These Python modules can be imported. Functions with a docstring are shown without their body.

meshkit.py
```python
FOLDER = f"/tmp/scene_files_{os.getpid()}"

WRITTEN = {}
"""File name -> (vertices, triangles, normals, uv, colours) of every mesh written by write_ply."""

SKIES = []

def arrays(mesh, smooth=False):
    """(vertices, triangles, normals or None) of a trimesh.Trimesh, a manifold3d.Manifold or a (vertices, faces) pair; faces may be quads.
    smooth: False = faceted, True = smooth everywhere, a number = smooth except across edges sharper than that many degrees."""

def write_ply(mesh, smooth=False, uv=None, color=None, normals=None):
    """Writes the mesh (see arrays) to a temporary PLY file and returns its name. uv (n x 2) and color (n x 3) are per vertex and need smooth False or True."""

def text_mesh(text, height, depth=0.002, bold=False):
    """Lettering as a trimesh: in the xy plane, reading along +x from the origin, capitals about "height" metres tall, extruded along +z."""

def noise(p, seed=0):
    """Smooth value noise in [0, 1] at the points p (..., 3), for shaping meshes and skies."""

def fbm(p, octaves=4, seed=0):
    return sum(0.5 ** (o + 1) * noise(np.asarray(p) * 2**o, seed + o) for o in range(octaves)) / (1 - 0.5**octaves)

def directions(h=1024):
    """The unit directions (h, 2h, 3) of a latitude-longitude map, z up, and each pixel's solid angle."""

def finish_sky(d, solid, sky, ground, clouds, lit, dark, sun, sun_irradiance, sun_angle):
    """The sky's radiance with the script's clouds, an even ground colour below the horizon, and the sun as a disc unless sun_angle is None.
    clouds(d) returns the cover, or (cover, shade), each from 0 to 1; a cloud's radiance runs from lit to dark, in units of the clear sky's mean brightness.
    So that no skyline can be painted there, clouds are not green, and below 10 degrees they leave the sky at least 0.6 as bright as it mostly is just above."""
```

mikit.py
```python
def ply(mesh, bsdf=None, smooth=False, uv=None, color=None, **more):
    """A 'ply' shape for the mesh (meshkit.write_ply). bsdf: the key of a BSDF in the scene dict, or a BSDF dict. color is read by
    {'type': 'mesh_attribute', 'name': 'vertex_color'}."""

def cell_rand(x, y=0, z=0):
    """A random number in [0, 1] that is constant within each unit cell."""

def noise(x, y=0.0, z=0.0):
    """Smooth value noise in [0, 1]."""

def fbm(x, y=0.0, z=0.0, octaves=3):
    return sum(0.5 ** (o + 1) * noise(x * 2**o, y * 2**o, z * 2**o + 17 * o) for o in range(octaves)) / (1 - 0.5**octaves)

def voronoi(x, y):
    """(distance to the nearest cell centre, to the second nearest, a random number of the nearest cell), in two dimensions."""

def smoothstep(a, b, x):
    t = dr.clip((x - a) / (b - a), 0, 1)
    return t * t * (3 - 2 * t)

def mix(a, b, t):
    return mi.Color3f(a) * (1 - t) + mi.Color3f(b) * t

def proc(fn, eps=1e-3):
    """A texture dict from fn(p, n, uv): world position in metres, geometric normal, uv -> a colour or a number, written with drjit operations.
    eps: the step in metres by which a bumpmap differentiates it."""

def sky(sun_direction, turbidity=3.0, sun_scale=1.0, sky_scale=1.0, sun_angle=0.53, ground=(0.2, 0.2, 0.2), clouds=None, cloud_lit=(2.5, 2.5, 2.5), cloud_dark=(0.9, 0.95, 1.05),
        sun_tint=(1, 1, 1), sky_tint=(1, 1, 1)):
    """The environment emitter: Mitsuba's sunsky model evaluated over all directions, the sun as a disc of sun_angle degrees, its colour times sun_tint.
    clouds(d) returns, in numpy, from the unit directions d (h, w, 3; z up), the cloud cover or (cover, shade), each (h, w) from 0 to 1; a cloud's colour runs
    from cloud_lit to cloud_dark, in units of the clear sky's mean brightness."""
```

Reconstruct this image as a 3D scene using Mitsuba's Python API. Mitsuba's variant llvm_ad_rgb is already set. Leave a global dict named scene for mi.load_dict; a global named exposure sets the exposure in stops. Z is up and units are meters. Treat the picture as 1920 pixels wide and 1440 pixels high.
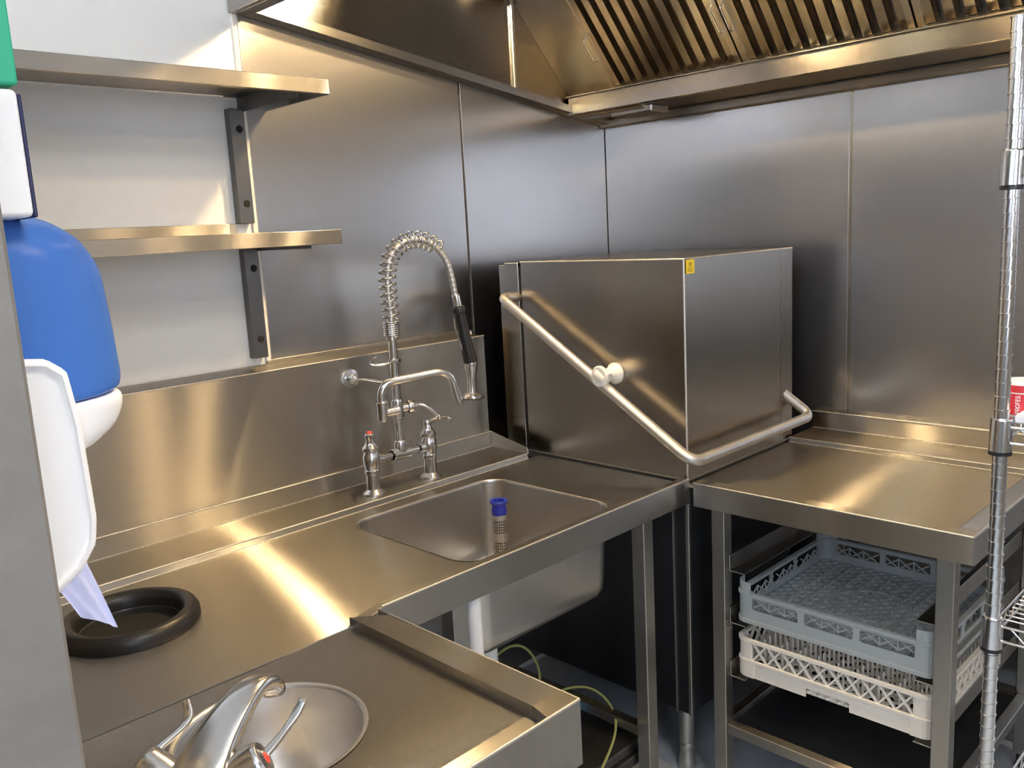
import math, random
import numpy as np, trimesh, manifold3d as m3, mitsuba as mi, drjit as dr
import shapely.geometry as sg, shapely.affinity as sa
from shapely.ops import unary_union
import mikit, meshkit
from mikit import noise, fbm, smoothstep, mix
random.seed(7); np.random.seed(7)
T = mi.ScalarTransform4f
scene, labels = {'type': 'scene'}, {}

# ---------------------------------------------------------------- camera, lights, exposure
CAM = np.array([-2.63569, -2.11697, 1.57183])
FWD = np.array([0.69060, 0.70243, -0.17223]); UP = np.array([0.158965, 0.084887, 0.983628])
scene['camera'] = {'type': 'perspective', 'fov': 60.998, 'fov_axis': 'x', 'near_clip': 0.02,
                   'to_world': T().look_at(origin=CAM.tolist(), target=(CAM + FWD).tolist(), up=UP.tolist())}
exposure = 0.42
WARM = np.array([1.0, 0.70, 0.36])
DAY = np.array([0.85, 0.94, 1.11])
LAMP_POWER = 700.0          # bulkhead lamps in the canopy
PANEL_POWER = 14.0          # white ceiling panels, one of them added as fill
WINDOW_POWER = 4.9         # daylit window panes; the added opening takes a share
LAMPS = [(-0.985, -0.55, 2.42), (-0.97, -1.24, 2.42), (-0.86, -2.40, 2.42)]

# ---------------------------------------------------------------- materials
def rgb(*c): return {'type': 'rgb', 'value': list(map(float, c))}
def grain_tint(a, b):
    def fn(p, n, uv):
        t = noise(uv.x * 3.0, uv.y * 500.0) * 0.3 + fbm(p.x * 5.0, p.y * 5.0, p.z * 5.0) * 0.7
        return mix(a, b, t)
    return mikit.proc(fn)
def cond(name, tint, au, av, spec=None):
    scene[name] = {'type': 'twosided', 'bsdf': {'type': 'roughconductor', 'material': 'none', 'distribution': 'ggx',
                   'alpha_u': au, 'alpha_v': av, 'specular_reflectance': spec or rgb(*tint)}}
def plastic(name, c, rough=0.35, spec=0.5, tex=None, **k):
    scene[name] = {'type': 'twosided', 'bsdf': {'type': 'principled', 'base_color': tex or rgb(*c), 'roughness': rough, 'specular': spec, **k}}
def two_lobe(name, tint, fine, wide, w, first='beckmann'):
    """Sheet steel: a fairly sharp lobe and a lobe spread wide across the grain (u runs along the grain)."""
    one = lambda a, d='beckmann': {'type': 'roughconductor', 'material': 'none', 'distribution': d, 'alpha_u': a[0], 'alpha_v': a[1], 'specular_reflectance': tint}
    scene[name] = {'type': 'twosided', 'bsdf': {'type': 'blendbsdf', 'weight': w, 'a': one(fine, first), 'b': one(wide)}}
two_lobe('steel', grain_tint((0.41, 0.39, 0.36), (0.47, 0.45, 0.415)), (0.08, 0.21), (0.018, 0.48), 0.46, 'ggx')
two_lobe('steel_wall', grain_tint((0.49, 0.48, 0.475), (0.54, 0.53, 0.525)), (0.045, 0.06), (0.17, 0.34), 0.36)
two_lobe('steel_fine', grain_tint((0.37, 0.345, 0.31), (0.42, 0.39, 0.35)), (0.06, 0.11), (0.07, 0.40), 0.04)
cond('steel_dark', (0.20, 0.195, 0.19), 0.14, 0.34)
cond('steel_round', (0.62, 0.605, 0.585), 0.17, 0.17)
cond('bowl_steel', (0.60, 0.58, 0.55), 0.10, 0.10)
cond('basin_steel', (0.74, 0.73, 0.72), 0.13, 0.13)
cond('satin', (0.72, 0.69, 0.65), 0.20, 0.20)
cond('chrome', (0.80, 0.80, 0.80), 0.035, 0.035)
cond('baffle_steel', (0.50, 0.46, 0.40), 0.05, 0.05)
cond('bright', (0.70, 0.66, 0.58), 0.07, 0.07)
plastic('white_wall', (0.80, 0.80, 0.79), 0.5)
plastic('ceiling_white', (0.82, 0.82, 0.80), 0.8)
plastic('pale_wall', (0.42, 0.42, 0.41), 0.6)
plastic('grey_wall', (0.20, 0.19, 0.175), 0.6)
plastic('trim_cream', (0.80, 0.76, 0.68), 0.4)
plastic('grey_board', None, 0.5, tex=mikit.proc(lambda p, n, uv: mix((0.17, 0.158, 0.143), (0.22, 0.207, 0.188), fbm(p.x * 30, p.y * 30, p.z * 30))))
plastic('floor_vinyl', None, 0.45, tex=mikit.proc(lambda p, n, uv: mix((0.34, 0.38, 0.42), (0.42, 0.46, 0.50), fbm(p.x * 60, p.y * 60))))
plastic('white_plastic', (0.88, 0.88, 0.88), 0.3)
plastic('off_white', (0.78, 0.75, 0.69), 0.35)
plastic('pale_pipe', (0.80, 0.79, 0.78), 0.35)
plastic('blue_plastic', (0.055, 0.165, 0.52), 0.30, 0.3)
plastic('blue_deep', (0.02, 0.03, 0.28), 0.3)
plastic('seam_navy', (0.02, 0.022, 0.07), 0.4)
plastic('blue_pouch', (0.05, 0.25, 0.45), 0.4)
plastic('green_plastic', (0.03, 0.42, 0.24), 0.5)
plastic('blue_paper', (0.52, 0.56, 0.82), 0.8)
plastic('black_rubber', (0.012, 0.012, 0.013), 0.38)
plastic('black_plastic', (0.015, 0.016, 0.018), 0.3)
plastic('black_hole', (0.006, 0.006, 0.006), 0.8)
plastic('dark_gap', (0.02, 0.02, 0.022), 0.6)
plastic('grey_plastic', (0.33, 0.36, 0.37), 0.45)
plastic('cream_plastic', (0.70, 0.66, 0.59), 0.45)
plastic('yellow_vinyl', (0.85, 0.62, 0.02), 0.4)
plastic('yellow_ink', (0.45, 0.30, 0.01), 0.5)
plastic('cable_green', (0.36, 0.36, 0.13), 0.4)
plastic('red_vinyl', (0.70, 0.05, 0.07), 0.4)
plastic('red_dot', (0.75, 0.08, 0.05), 0.3)
plastic('paper_white', (0.82, 0.82, 0.82), 0.7)
plastic('wood_door', (0.30, 0.30, 0.31), 0.5)
scene['lamp_dark'] = {'type': 'diffuse', 'reflectance': rgb(0.6, 0.6, 0.6)}

# ---------------------------------------------------------------- helpers
cat = trimesh.util.concatenate
def cbox(x0, x1, y0, y1, z0, z1, b=0.0015):
    x0, x1 = sorted((x0, x1)); y0, y1 = sorted((y0, y1)); z0, z1 = sorted((z0, z1))
    b = min(b, 0.45 * min(x1 - x0, y1 - y0, z1 - z0))
    if b <= 0: return trimesh.creation.box(bounds=[[x0, y0, z0], [x1, y1, z1]])
    pts = []
    for X, sx in ((x0, 1), (x1, -1)):
        for Y, sy in ((y0, 1), (y1, -1)):
            for Z, sz in ((z0, 1), (z1, -1)):
                pts += [(X + sx * b, Y + sy * b, Z), (X + sx * b, Y, Z + sz * b), (X, Y + sy * b, Z + sz * b)]
    return trimesh.convex.convex_hull(np.array(pts))
def hull(pts): return trimesh.convex.convex_hull(np.array(pts, float))
def rbox(x0, x1, y0, y1, z0, z1, r, n=12):
    s = m3.Manifold.sphere(r, n * 2)
    parts = [s.translate((x, y, z)) for x in (x0 + r, x1 - r) for y in (y0 + r, y1 - r) for z in (z0 + r, z1 - r)]
    return to_tm(m3.Manifold.batch_hull(parts))
def to_tm(m):
    q = m.to_mesh(); return trimesh.Trimesh(q.vert_properties[:, :3], q.tri_verts, process=False)
def to_m3(t): return m3.Manifold(m3.Mesh(np.asarray(t.vertices, np.float32), np.asarray(t.faces, np.uint32)))
def extr(poly, z0, z1):
    polys = getattr(poly, 'geoms', [poly]); out = []
    for g in polys:
        if g.is_empty or g.area < 1e-9: continue
        t = trimesh.creation.extrude_polygon(g, z1 - z0, engine='earcut'); t.apply_translation([0, 0, z0]); out.append(t)
    return cat(out)
def extr_axis(poly, a0, a1, axis):
    """poly in the two other axes: axis 'x': (y, z); axis 'y': (x, z); axis 'z': (x, y)."""
    t = extr(poly, a0, a1)
    if axis == 'x': t.vertices = t.vertices[:, [2, 0, 1]]
    elif axis == 'y':
        t.vertices = t.vertices[:, [0, 2, 1]]; t.invert()
    return t
def frame(d):
    d = np.asarray(d, float) / np.linalg.norm(d)
    a = np.cross(d, [0, 0, 1.0] if abs(d[2]) < 0.9 else [1.0, 0, 0]); a /= np.linalg.norm(a)
    return a, np.cross(d, a)
def tube(path, r, n=12, caps=True):
    p = np.asarray(path, float); N = len(p)
    r = np.broadcast_to(np.asarray(r, float), (N,))
    t = np.gradient(p, axis=0) if N > 2 else np.repeat([p[1] - p[0]], 2, 0)
    t /= np.linalg.norm(t, axis=1, keepdims=True)
    a, b = frame(t[0]); rings = []; th = np.arange(n) / n * 2 * np.pi
    for i in range(N):
        a = a - t[i] * (a @ t[i]); a /= np.linalg.norm(a); b = np.cross(t[i], a)
        rings.append(p[i] + r[i] * (np.cos(th)[:, None] * a + np.sin(th)[:, None] * b))
    v = np.vstack(rings); f = []
    for i in range(N - 1):
        for k in range(n):
            k2 = (k + 1) % n; A, B, D, E = i * n + k, i * n + k2, (i + 1) * n + k2, (i + 1) * n + k
            f += [(A, B, D), (A, D, E)]
    if caps:
        v = np.vstack([v, p[0], p[-1]]); c0, c1 = len(v) - 2, len(v) - 1
        for k in range(n):
            k2 = (k + 1) % n; f += [(c0, k2, k), (c1, (N - 1) * n + k, (N - 1) * n + k2)]
    return trimesh.Trimesh(v, f, process=False)
def fillet(pts, r, n=6):
    """A polyline with its inner corners rounded."""
    pts = [np.asarray(q, float) for q in pts]; out = [pts[0]]
    for a, b, c in zip(pts, pts[1:], pts[2:]):
        u, w = a - b, c - b; lu, lw = np.linalg.norm(u), np.linalg.norm(w); k = min(r, 0.45 * lu, 0.45 * lw)
        A, B = b + u / lu * k, b + w / lw * k
        for s in np.linspace(0, 1, n): out.append((1 - s) ** 2 * A + 2 * s * (1 - s) * b + s * s * B)
    return np.array(out + [pts[-1]])
def smooth_path(pts, n=40):
    from scipy.interpolate import CubicSpline
    p = np.array(pts, float); s = np.r_[0, np.cumsum(np.linalg.norm(np.diff(p, axis=0), axis=1))]
    return CubicSpline(s, p)(np.linspace(0, s[-1], n))
def lathe(prof, at, axis=(0, 0, 1), n=24):
    """prof: (radius, height) pairs, turned about the axis through at."""
    ax = np.asarray(axis, float) / np.linalg.norm(axis); a, b = frame(ax); at = np.asarray(at, float)
    th = np.arange(n) / n * 2 * np.pi; v = []; f = []
    for rr, h in prof: v += list(at + ax * h + max(rr, 1e-5) * (np.cos(th)[:, None] * a + np.sin(th)[:, None] * b))
    for i in range(len(prof) - 1):
        for k in range(n):
            k2 = (k + 1) % n; A, B, D, E = i * n + k, i * n + k2, (i + 1) * n + k2, (i + 1) * n + k
            f += [(A, B, D), (A, D, E)]
    t = trimesh.Trimesh(np.array(v), f, process=False)
    return t
def rotz(mesh, deg, at=(0, 0, 0)):
    m = mesh.copy(); m.apply_transform(trimesh.transformations.rotation_matrix(math.radians(deg), [0, 0, 1], at)); return m
def moved(mesh, d): m = mesh.copy(); m.apply_translation(d); return m
def numbered(k):
    if k not in scene and k not in labels and not any(q.startswith(k + '__') for q in scene): return k
    i = 1
    while f'{k}_{i:03d}' in scene or f'{k}_{i:03d}' in labels or any(q.startswith(f'{k}_{i:03d}__') for q in scene): i += 1
    return f'{k}_{i:03d}'
def grained(mesh, g):
    """Vertices of their own for each face, u along the grain."""
    g = np.asarray({'x': (1, 0, 0), 'y': (0, 1, 0), 'z': (0, 0, 1)}.get(g, g) if isinstance(g, str) else g, float)
    tri = mesh.triangles; n = np.cross(tri[:, 1] - tri[:, 0], tri[:, 2] - tri[:, 0])
    L = np.linalg.norm(n, axis=1); tri, n = tri[L > 1e-14], n[L > 1e-14] / L[L > 1e-14][:, None]
    u = g - n * (n @ g)[:, None]; lu = np.linalg.norm(u, axis=1)
    for alt in ((1, 0, 0), (0, 0, 1), (0, 1, 0)):
        bad = lu < 0.2
        a = np.asarray(alt, float); ua = a - n * (n @ a)[:, None]; u[bad] = ua[bad]; lu = np.linalg.norm(u, axis=1)
    u /= lu[:, None]; w = np.cross(n, u)
    uv = np.stack([np.einsum('fkc,fc->fk', tri, u), np.einsum('fkc,fc->fk', tri, w)], -1).reshape(-1, 2)
    v = tri.reshape(-1, 3)
    return trimesh.Trimesh(v, np.arange(len(v)).reshape(-1, 3), process=False), uv
def obj(name, mesh, mat, parent=None, grain=None, smooth=30, label=None, **more):
    key = numbered(f'{parent}__{name}' if parent else name)
    if isinstance(mesh, (list, tuple)): mesh = cat(list(mesh))
    if grain:
        m, uv = grained(mesh, grain); scene[key] = mikit.ply(m, mat, smooth=False, uv=uv, **more)
    else: scene[key] = mikit.ply(mesh, mat, smooth=smooth, **more)
    if label: labels[key] = {'label': label}
    return key
def thing(name, label, category, group=None):
    key = numbered(name); labels[key] = {'label': label, 'category': category}
    if group: labels[key]['group'] = group
    return key
def tag(key, label, category, group=None):
    labels[key] = {'label': label, 'category': category}
    if group: labels[key]['group'] = group
    return key
def struct(name, mesh, mat, **k):
    key = obj(name, mesh, mat, **k); labels[key] = {'kind': 'structure'}; return key
def stuff(key): labels.setdefault(key, {})['kind'] = 'stuff'; return key

# ================================================================ the room
X0, Y0, H = -4.6, -3.8, 2.75
struct('floor', cbox(X0 - .1, .1, Y0 - .1, .1, -.1, 0, 0), 'floor_vinyl')
struct('ceiling', cbox(X0 - .1, .1, Y0 - .1, .1, H, H + .1, 0), 'ceiling_white')
WL = struct('wall_left', cbox(X0, 0, 0, .1, 0, H, 0), 'white_wall')
WR = struct('wall_right', cbox(0, .1, Y0, .1, 0, H, 0), 'white_wall')
def wall_with_hole(name, axis, at, t, a0, a1, holes, mat):
    poly = sg.box(a0, 0, a1, H)
    for h in holes: poly = poly.difference(sg.box(*h))
    return struct(name, extr_axis(poly, at, at + t, axis), mat)
YB = Y0                                                    # the window wall behind the camera
WIN_B = [(-3.70, 1.05, -2.45, 2.45), (-1.5, 1.5, -.15, 2.08)]  # second opening is invented, to give the shelf lips neutral light
WIN_S = [(-3.3, 1.75, -1.0, 2.60)]
wall_with_hole('wall_back', 'y', YB - .1, .1, X0 - .1, .1, WIN_B, 'grey_wall')
wall_with_hole('wall_window_side', 'x', X0 - .1, .1, YB, .1, WIN_S, 'grey_wall')
scene['pane_light'] = {'type': 'diffuse', 'reflectance': rgb(.5, .5, .5)}
nwin = 0
for axis, holes, at in (('y', WIN_B, YB), ('x', WIN_S, X0)):
    for h in holes:
        nwin += 1
        W = f'window_{nwin}'  # the second one is the added opening, no known window
        fr = sg.box(*h).difference(sg.box(h[0] + .05, h[1] + .05, h[2] - .05, h[3] - .05))
        mid = (h[0] + h[2]) / 2
        fr = unary_union([fr, sg.box(mid - .025, h[1], mid + .025, h[3])])
        obj(W, extr_axis(fr, at - .08, at - .02, axis), 'white_wall')
        labels[W] = {'kind': 'structure'}
        for a, b in ((h[0] + .05, mid - .025), (mid + .025, h[2] - .05)):
            if axis == 'y': q = [(a, at - .05, h[1] + .05), (a, at - .05, h[3] - .05), (b, at - .05, h[3] - .05), (b, at - .05, h[1] + .05)]
            else: q = [(at - .05, a, h[1] + .05), (at - .05, b, h[1] + .05), (at - .05, b, h[3] - .05), (at - .05, a, h[3] - .05)]
            pane = trimesh.Trimesh(np.array(q), [(0, 1, 2), (0, 2, 3)], process=False)
            want = np.array([0, 1, 0]) if axis == 'y' else np.array([1, 0, 0])
            if pane.face_normals[0] @ want < 0: pane.invert()
            obj('pane', pane, 'pane_light', W, emitter={'type': 'area', 'radiance': rgb(*(DAY * WINDOW_POWER * (.22 if nwin == 2 else 1.0)))})

# partition at the left with a grey end, the dispensers hang on its right side
PX = -2.447
PH = 2.05
struct('wall_partition', cbox(PX - .18, PX, -1.40, -.002, 0, PH, .001), 'grey_board')
obj('end_cap', cbox(PX - .182, PX + .001, -1.421, -1.401, 0, PH + .002, .003), 'grey_board', 'wall_partition')

# ---- wall cladding
CZ = 2.6
obj('cladding_panel', cbox(-1.462, -.7265, -.004, -.001, 1.262, CZ, .001), 'steel_wall', WL, grain='z')
obj('cladding_panel', cbox(-.7185, -.006, -.004, -.001, .02, CZ, .001), 'steel_wall', WL, grain='z')
obj('joint_strip', cbox(-.728, -.717, -.002, -.0005, .9, CZ, 0), 'dark_gap', WL, grain='z')
obj('edge_trim', cbox(-1.478, -1.463, -.006, -.001, 1.262, CZ, .002), 'trim_cream', WL)
obj('edge_trim', cbox(-1.478, -.80, -.006, -.001, 1.256, 1.268, .002), 'bright', WL)
for a, b in ((-.006, -.938), (-.948, -2.15), (-2.16, -3.4)):
    obj('cladding_panel', cbox(-.004, -.001, b, a, .02, 1.945, .001), 'steel_wall', WR, grain='z')
for y in (-.943, -2.155):
    obj('joint_strip', cbox(-.002, -.0005, y - .006, y + .006, .02, 1.94, 0), 'baffle_steel', WR)
obj('corner_joint', cbox(-.006, -.001, -.006, -.001, .02, 2.0, 0), 'dark_gap', WR)

# ================================================================ extraction canopy
K = thing('extraction_canopy', 'stainless steel extraction canopy with a row of baffle filters above the dishwasher corner', 'extractor hood')
HY = -3.7                                                     # far end of the canopy
zl = lambda x: 1.935 - .147 * x                                # its rim along the left wall climbs towards the front
obj('end_panel', extr_axis(sg.Polygon([(-1.468, zl(-1.468)), (-.004, zl(-.004)), (-.004, 2.60), (-1.468, 2.60)]), -.016, -.008, 'y'), 'steel_fine', K, grain='x')
obj('rim_channel', [extr_axis(sg.Polygon([(-1.468, zl(-1.468)), (-.03, zl(-.03)), (-.03, zl(-.03) + .006), (-1.468, zl(-1.468) + .006)]), -.046, -.006, 'y'),
                    extr_axis(sg.Polygon([(-1.462, zl(-1.468)), (-.03, zl(-.03)), (-.03, zl(-.03) + .024), (-1.462, zl(-1.468) + .024)]), -.050, -.046, 'y')], 'steel', K, grain=(1, 0, -.147))
obj('rim_channel', cbox(-.034, -.0045, HY, -.006, 1.931, 1.957, .003), 'steel', K, grain='y')
obj('front_fascia', [cbox(-1.486, -1.468, HY, -.006, zl(-1.468) - .003, 2.60, .002), cbox(-1.468, -1.43, HY, -.03, zl(-1.468) - .003, zl(-1.468) + .004, .001)], 'steel', K, grain='y')
obj('roof_panel', cbox(-1.47, -.004, HY, -.006, 2.58, 2.60, .001), 'steel', K, grain='y')
obj('seam_rib', cbox(-.492, -.478, -.026, -.0165, 2.01, 2.578, .002), 'bright', K)
obj('seam_rib', cbox(-.4775, -.474, -.0185, -.0165, 2.0, 2.578, 0), 'dark_gap', K)
obj('trough', cbox(-.225, -.006, HY, -.02, 1.962, 1.970, .001), 'steel', K, grain='y')
obj('trough_face', [cbox(-.235, -.225, HY, -.03, 1.962, 2.026, .003), cbox(-.245, -.2, HY, -.03, 2.020, 2.027, .002)], 'steel_fine', K, grain='y')
# filters lean back at 47 degrees: their foot stands in the trough, their head leans to the room
sl = np.array([-.684, 0, .730]); nrm = np.array([-.730, 0, -.684])       # up the slope; out of the filter, to the room below
foot = np.array([-.205, 0, 2.022])
def fp(s, y, d=0.0): q = foot + sl * s + nrm * d; return (q[0], y, q[2])
def slab(s0, s1, y0, y1, d0, d1): return hull([fp(s, y, d) for s in (s0, s1) for y in (y0, y1) for d in (d0, d1)])
LF = .58
obj('blank_plate', slab(0, LF + .1, -.205, -.017, -.004, 0), 'steel', K, grain=tuple(sl))
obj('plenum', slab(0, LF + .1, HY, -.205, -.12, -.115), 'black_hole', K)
obj('lamp_boss', lathe([(0, 0), (.05, .002), (.075, .015), (.085, .035), (.088, .06)], (-.500, -.105, 2.308), (0, 0, 1), 28), 'satin', K)
obj('grease_cup', cbox(-.20, -.10, -.36, -.19, 1.938, 1.962, .004), 'steel', K, grain='y')
obj('grease_cup', extr_axis(sg.Polygon([(-.215, 1.951), (-.16, 1.951), (-.16, 1.962), (-.235, 1.962)]), -.34, -.06, 'y'), 'bright', K)
nf, PW = 6, .0500
yf = -.207
for q in range(nf):
    F = obj('filter', [slab(0, .018, yf - .496, yf, -.055, .004), slab(LF - .018, LF, yf - .496, yf, -.04, .004),
                       slab(.018, LF - .018, yf - .018, yf, -.055, .004), slab(.018, LF - .018, yf - .496, yf - .478, -.055, .004)], 'bright', K)
    for k in range(10):
        yc = yf - .030 - k * .0488
        for dd, w, fl, mname in ((.002, .0125, .027, 'bright'), ):
            prof = [(-w, -fl), (-w, 0), (w, 0), (w, -fl), (w - .0016, -fl), (w - .0016, -.0016), (-w + .0016, -.0016), (-w + .0016, -fl)]
            quads = [slab(.020, LF - .012, yc - w, yc + w, -.0016, 0), slab(.012, LF - .012, yc - w, yc - w + .0016, -fl, 0), slab(.012, LF - .012, yc + w - .0016, yc + w, -fl, 0)]
            obj('baffle', quads, 'baffle_steel', F, smooth=False)
        y2 = yc - .0244
        obj('baffle', [slab(.004, LF - .004, y2 - .0165, y2 + .0165, -.052, -.0505), slab(.004, LF - .004, y2 - .0165, y2 - .015, -.052, -.020), slab(.004, LF - .004, y2 + .015, y2 + .0165, -.052, -.020)], 'steel_dark', F, smooth=False)  # rear baffles: shade of the gaps is put into a darker steel
    for s in (.13, ):
        obj('handle', tube(fillet([fp(s, yf - .014, .0), fp(s, yf - .014, .022), fp(s + .085, yf - .014, .022), fp(s + .085, yf - .014, .0)], .01), .0028, 8), 'chrome', F)
        obj('handle', tube(fillet([fp(s, yf - .482, .0), fp(s, yf - .482, .022), fp(s + .085, yf - .482, .022), fp(s + .085, yf - .482, .0)], .01), .0028, 8), 'chrome', F)
    yf -= .502
# lamps under the canopy roof
for i, (x, y, z) in enumerate(LAMPS):
    L = thing('canopy_lamp', ['round bulkhead lamp under the canopy roof nearest the left wall', 'second round bulkhead lamp from the left wall', 'third round bulkhead lamp from the left wall'][i], 'lamp')
    obj('base', lathe([(.0005, .1585), (.03, .1585), (.03, .08), (.075, .078), (.075, .05), (.065, .045), (.0005, .045)], (x, y, z), (0, 0, 1), 32), 'satin', L)
    dome = lathe([(.042, .044), (.041, .030), (.034, .016), (.020, .008), (.001, .004)], (x, y, z), (0, 0, 1), 32)
    if (np.cross(dome.triangles[:, 1] - dome.triangles[:, 0], dome.triangles[:, 2] - dome.triangles[:, 0]).sum(0))[2] > 0: dome.invert()
    obj('diffuser', dome, 'lamp_dark', L, smooth=True, emitter={'type': 'area', 'radiance': rgb(*(WARM * LAMP_POWER * (1.5, .44, .36)[i]))})
for i, (x, y, txt) in enumerate([(-3.2, -1.0, 'behind the low partition'), (-2.0, -2.4, 'added above the camera to light the dispenser')]):  # second panel is unseen, added as fill for the dispenser
    L = thing('ceiling_panel', 'square white ceiling light panel ' + txt, 'lamp')
    obj('frame', extr(sg.box(x - .30, y - .30, x + .30, y + .30).difference(sg.box(x - .28, y - .28, x + .28, y + .28)), H - .012, H - .001), 'white_plastic', L)
    pan = trimesh.Trimesh([(x - .28, y - .28, H - .006), (x + .28, y - .28, H - .006), (x + .28, y + .28, H - .006), (x - .28, y + .28, H - .006)], [(0, 2, 1), (0, 3, 2)], process=False)
    obj('diffuser', pan, 'lamp_dark', L, emitter={'type': 'area', 'radiance': rgb(*(np.array([1.0, .94, .85]) * PANEL_POWER * (1.0, 1.1)[i]))})

# ================================================================ wall shelves
def wall_shelf(z, label, back):
    S = thing('wall_shelf', label, 'shelf', None)
    obj('top_sheet', cbox(PX + .003, -1.405, -.298, -.003, z - .003, z, .001), 'steel', S, grain='x')
    obj('front_lip', [cbox(PX + .003, -1.405, -.302, -.298, z - .034, z, .001), cbox(PX + .003, -1.405, -.298, -.285, z - .034, z - .031, 0)], 'steel', S, grain='x')
    obj('end_lip', cbox(-1.408, -1.404, -.301, -.003, z - .034, z - .001, .001), 'steel', S, grain='y')
    if back: obj('back_lip', cbox(PX + .003, -1.525, -.006, -.003, z, z + .03, .001), 'steel', S, grain='x')
    zb = z - .036
    B = obj('bracket', [cbox(-1.486, -1.483, -.285, -.004, z - .042, z - .003, 0), cbox(-1.523, -1.483, -.285, -.004, z - .006, z - .003, 0)], 'steel_dark', S, grain='y')
    leg = cbox(-1.523, -1.483, -.028, -.001, zb - .285, zb, .001)
    obj('wall_leg', leg, 'steel_dark', B, grain='z')
    for zz in (zb - .05, zb - .235):
        obj('bolt_hole', lathe([(0, .002), (.0075, .002), (.0095, 0)], (-1.500, -.028, zz), (0, -1, 0), 16), 'black_hole', B)
    return S
wall_shelf(1.950, 'upper of the two stainless wall shelves, on a bracket against the white wall', False)
wall_shelf(1.600, 'lower of the two stainless wall shelves, right behind the blue dispenser', True)

# ================================================================ boxed splashback behind the sink
SPL = thing('splashback', 'tall brushed steel splashback along the wall behind the sink tap', 'splashback')
SX = -.795
SPZ = 1.257
obj('face_sheet', cbox(PX + .002, SX, -.131, -.128, .90, SPZ, .001), 'steel', SPL, grain='x')
obj('top_return', cbox(PX + .002, SX, -.1305, -.007, SPZ - .002, SPZ + .001, .0008), 'steel', SPL, grain='x')
obj('end_return', cbox(SX - .003, SX, -.1275, -.005, .90, SPZ - .002, 0), 'steel', SPL, grain='z')

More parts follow.
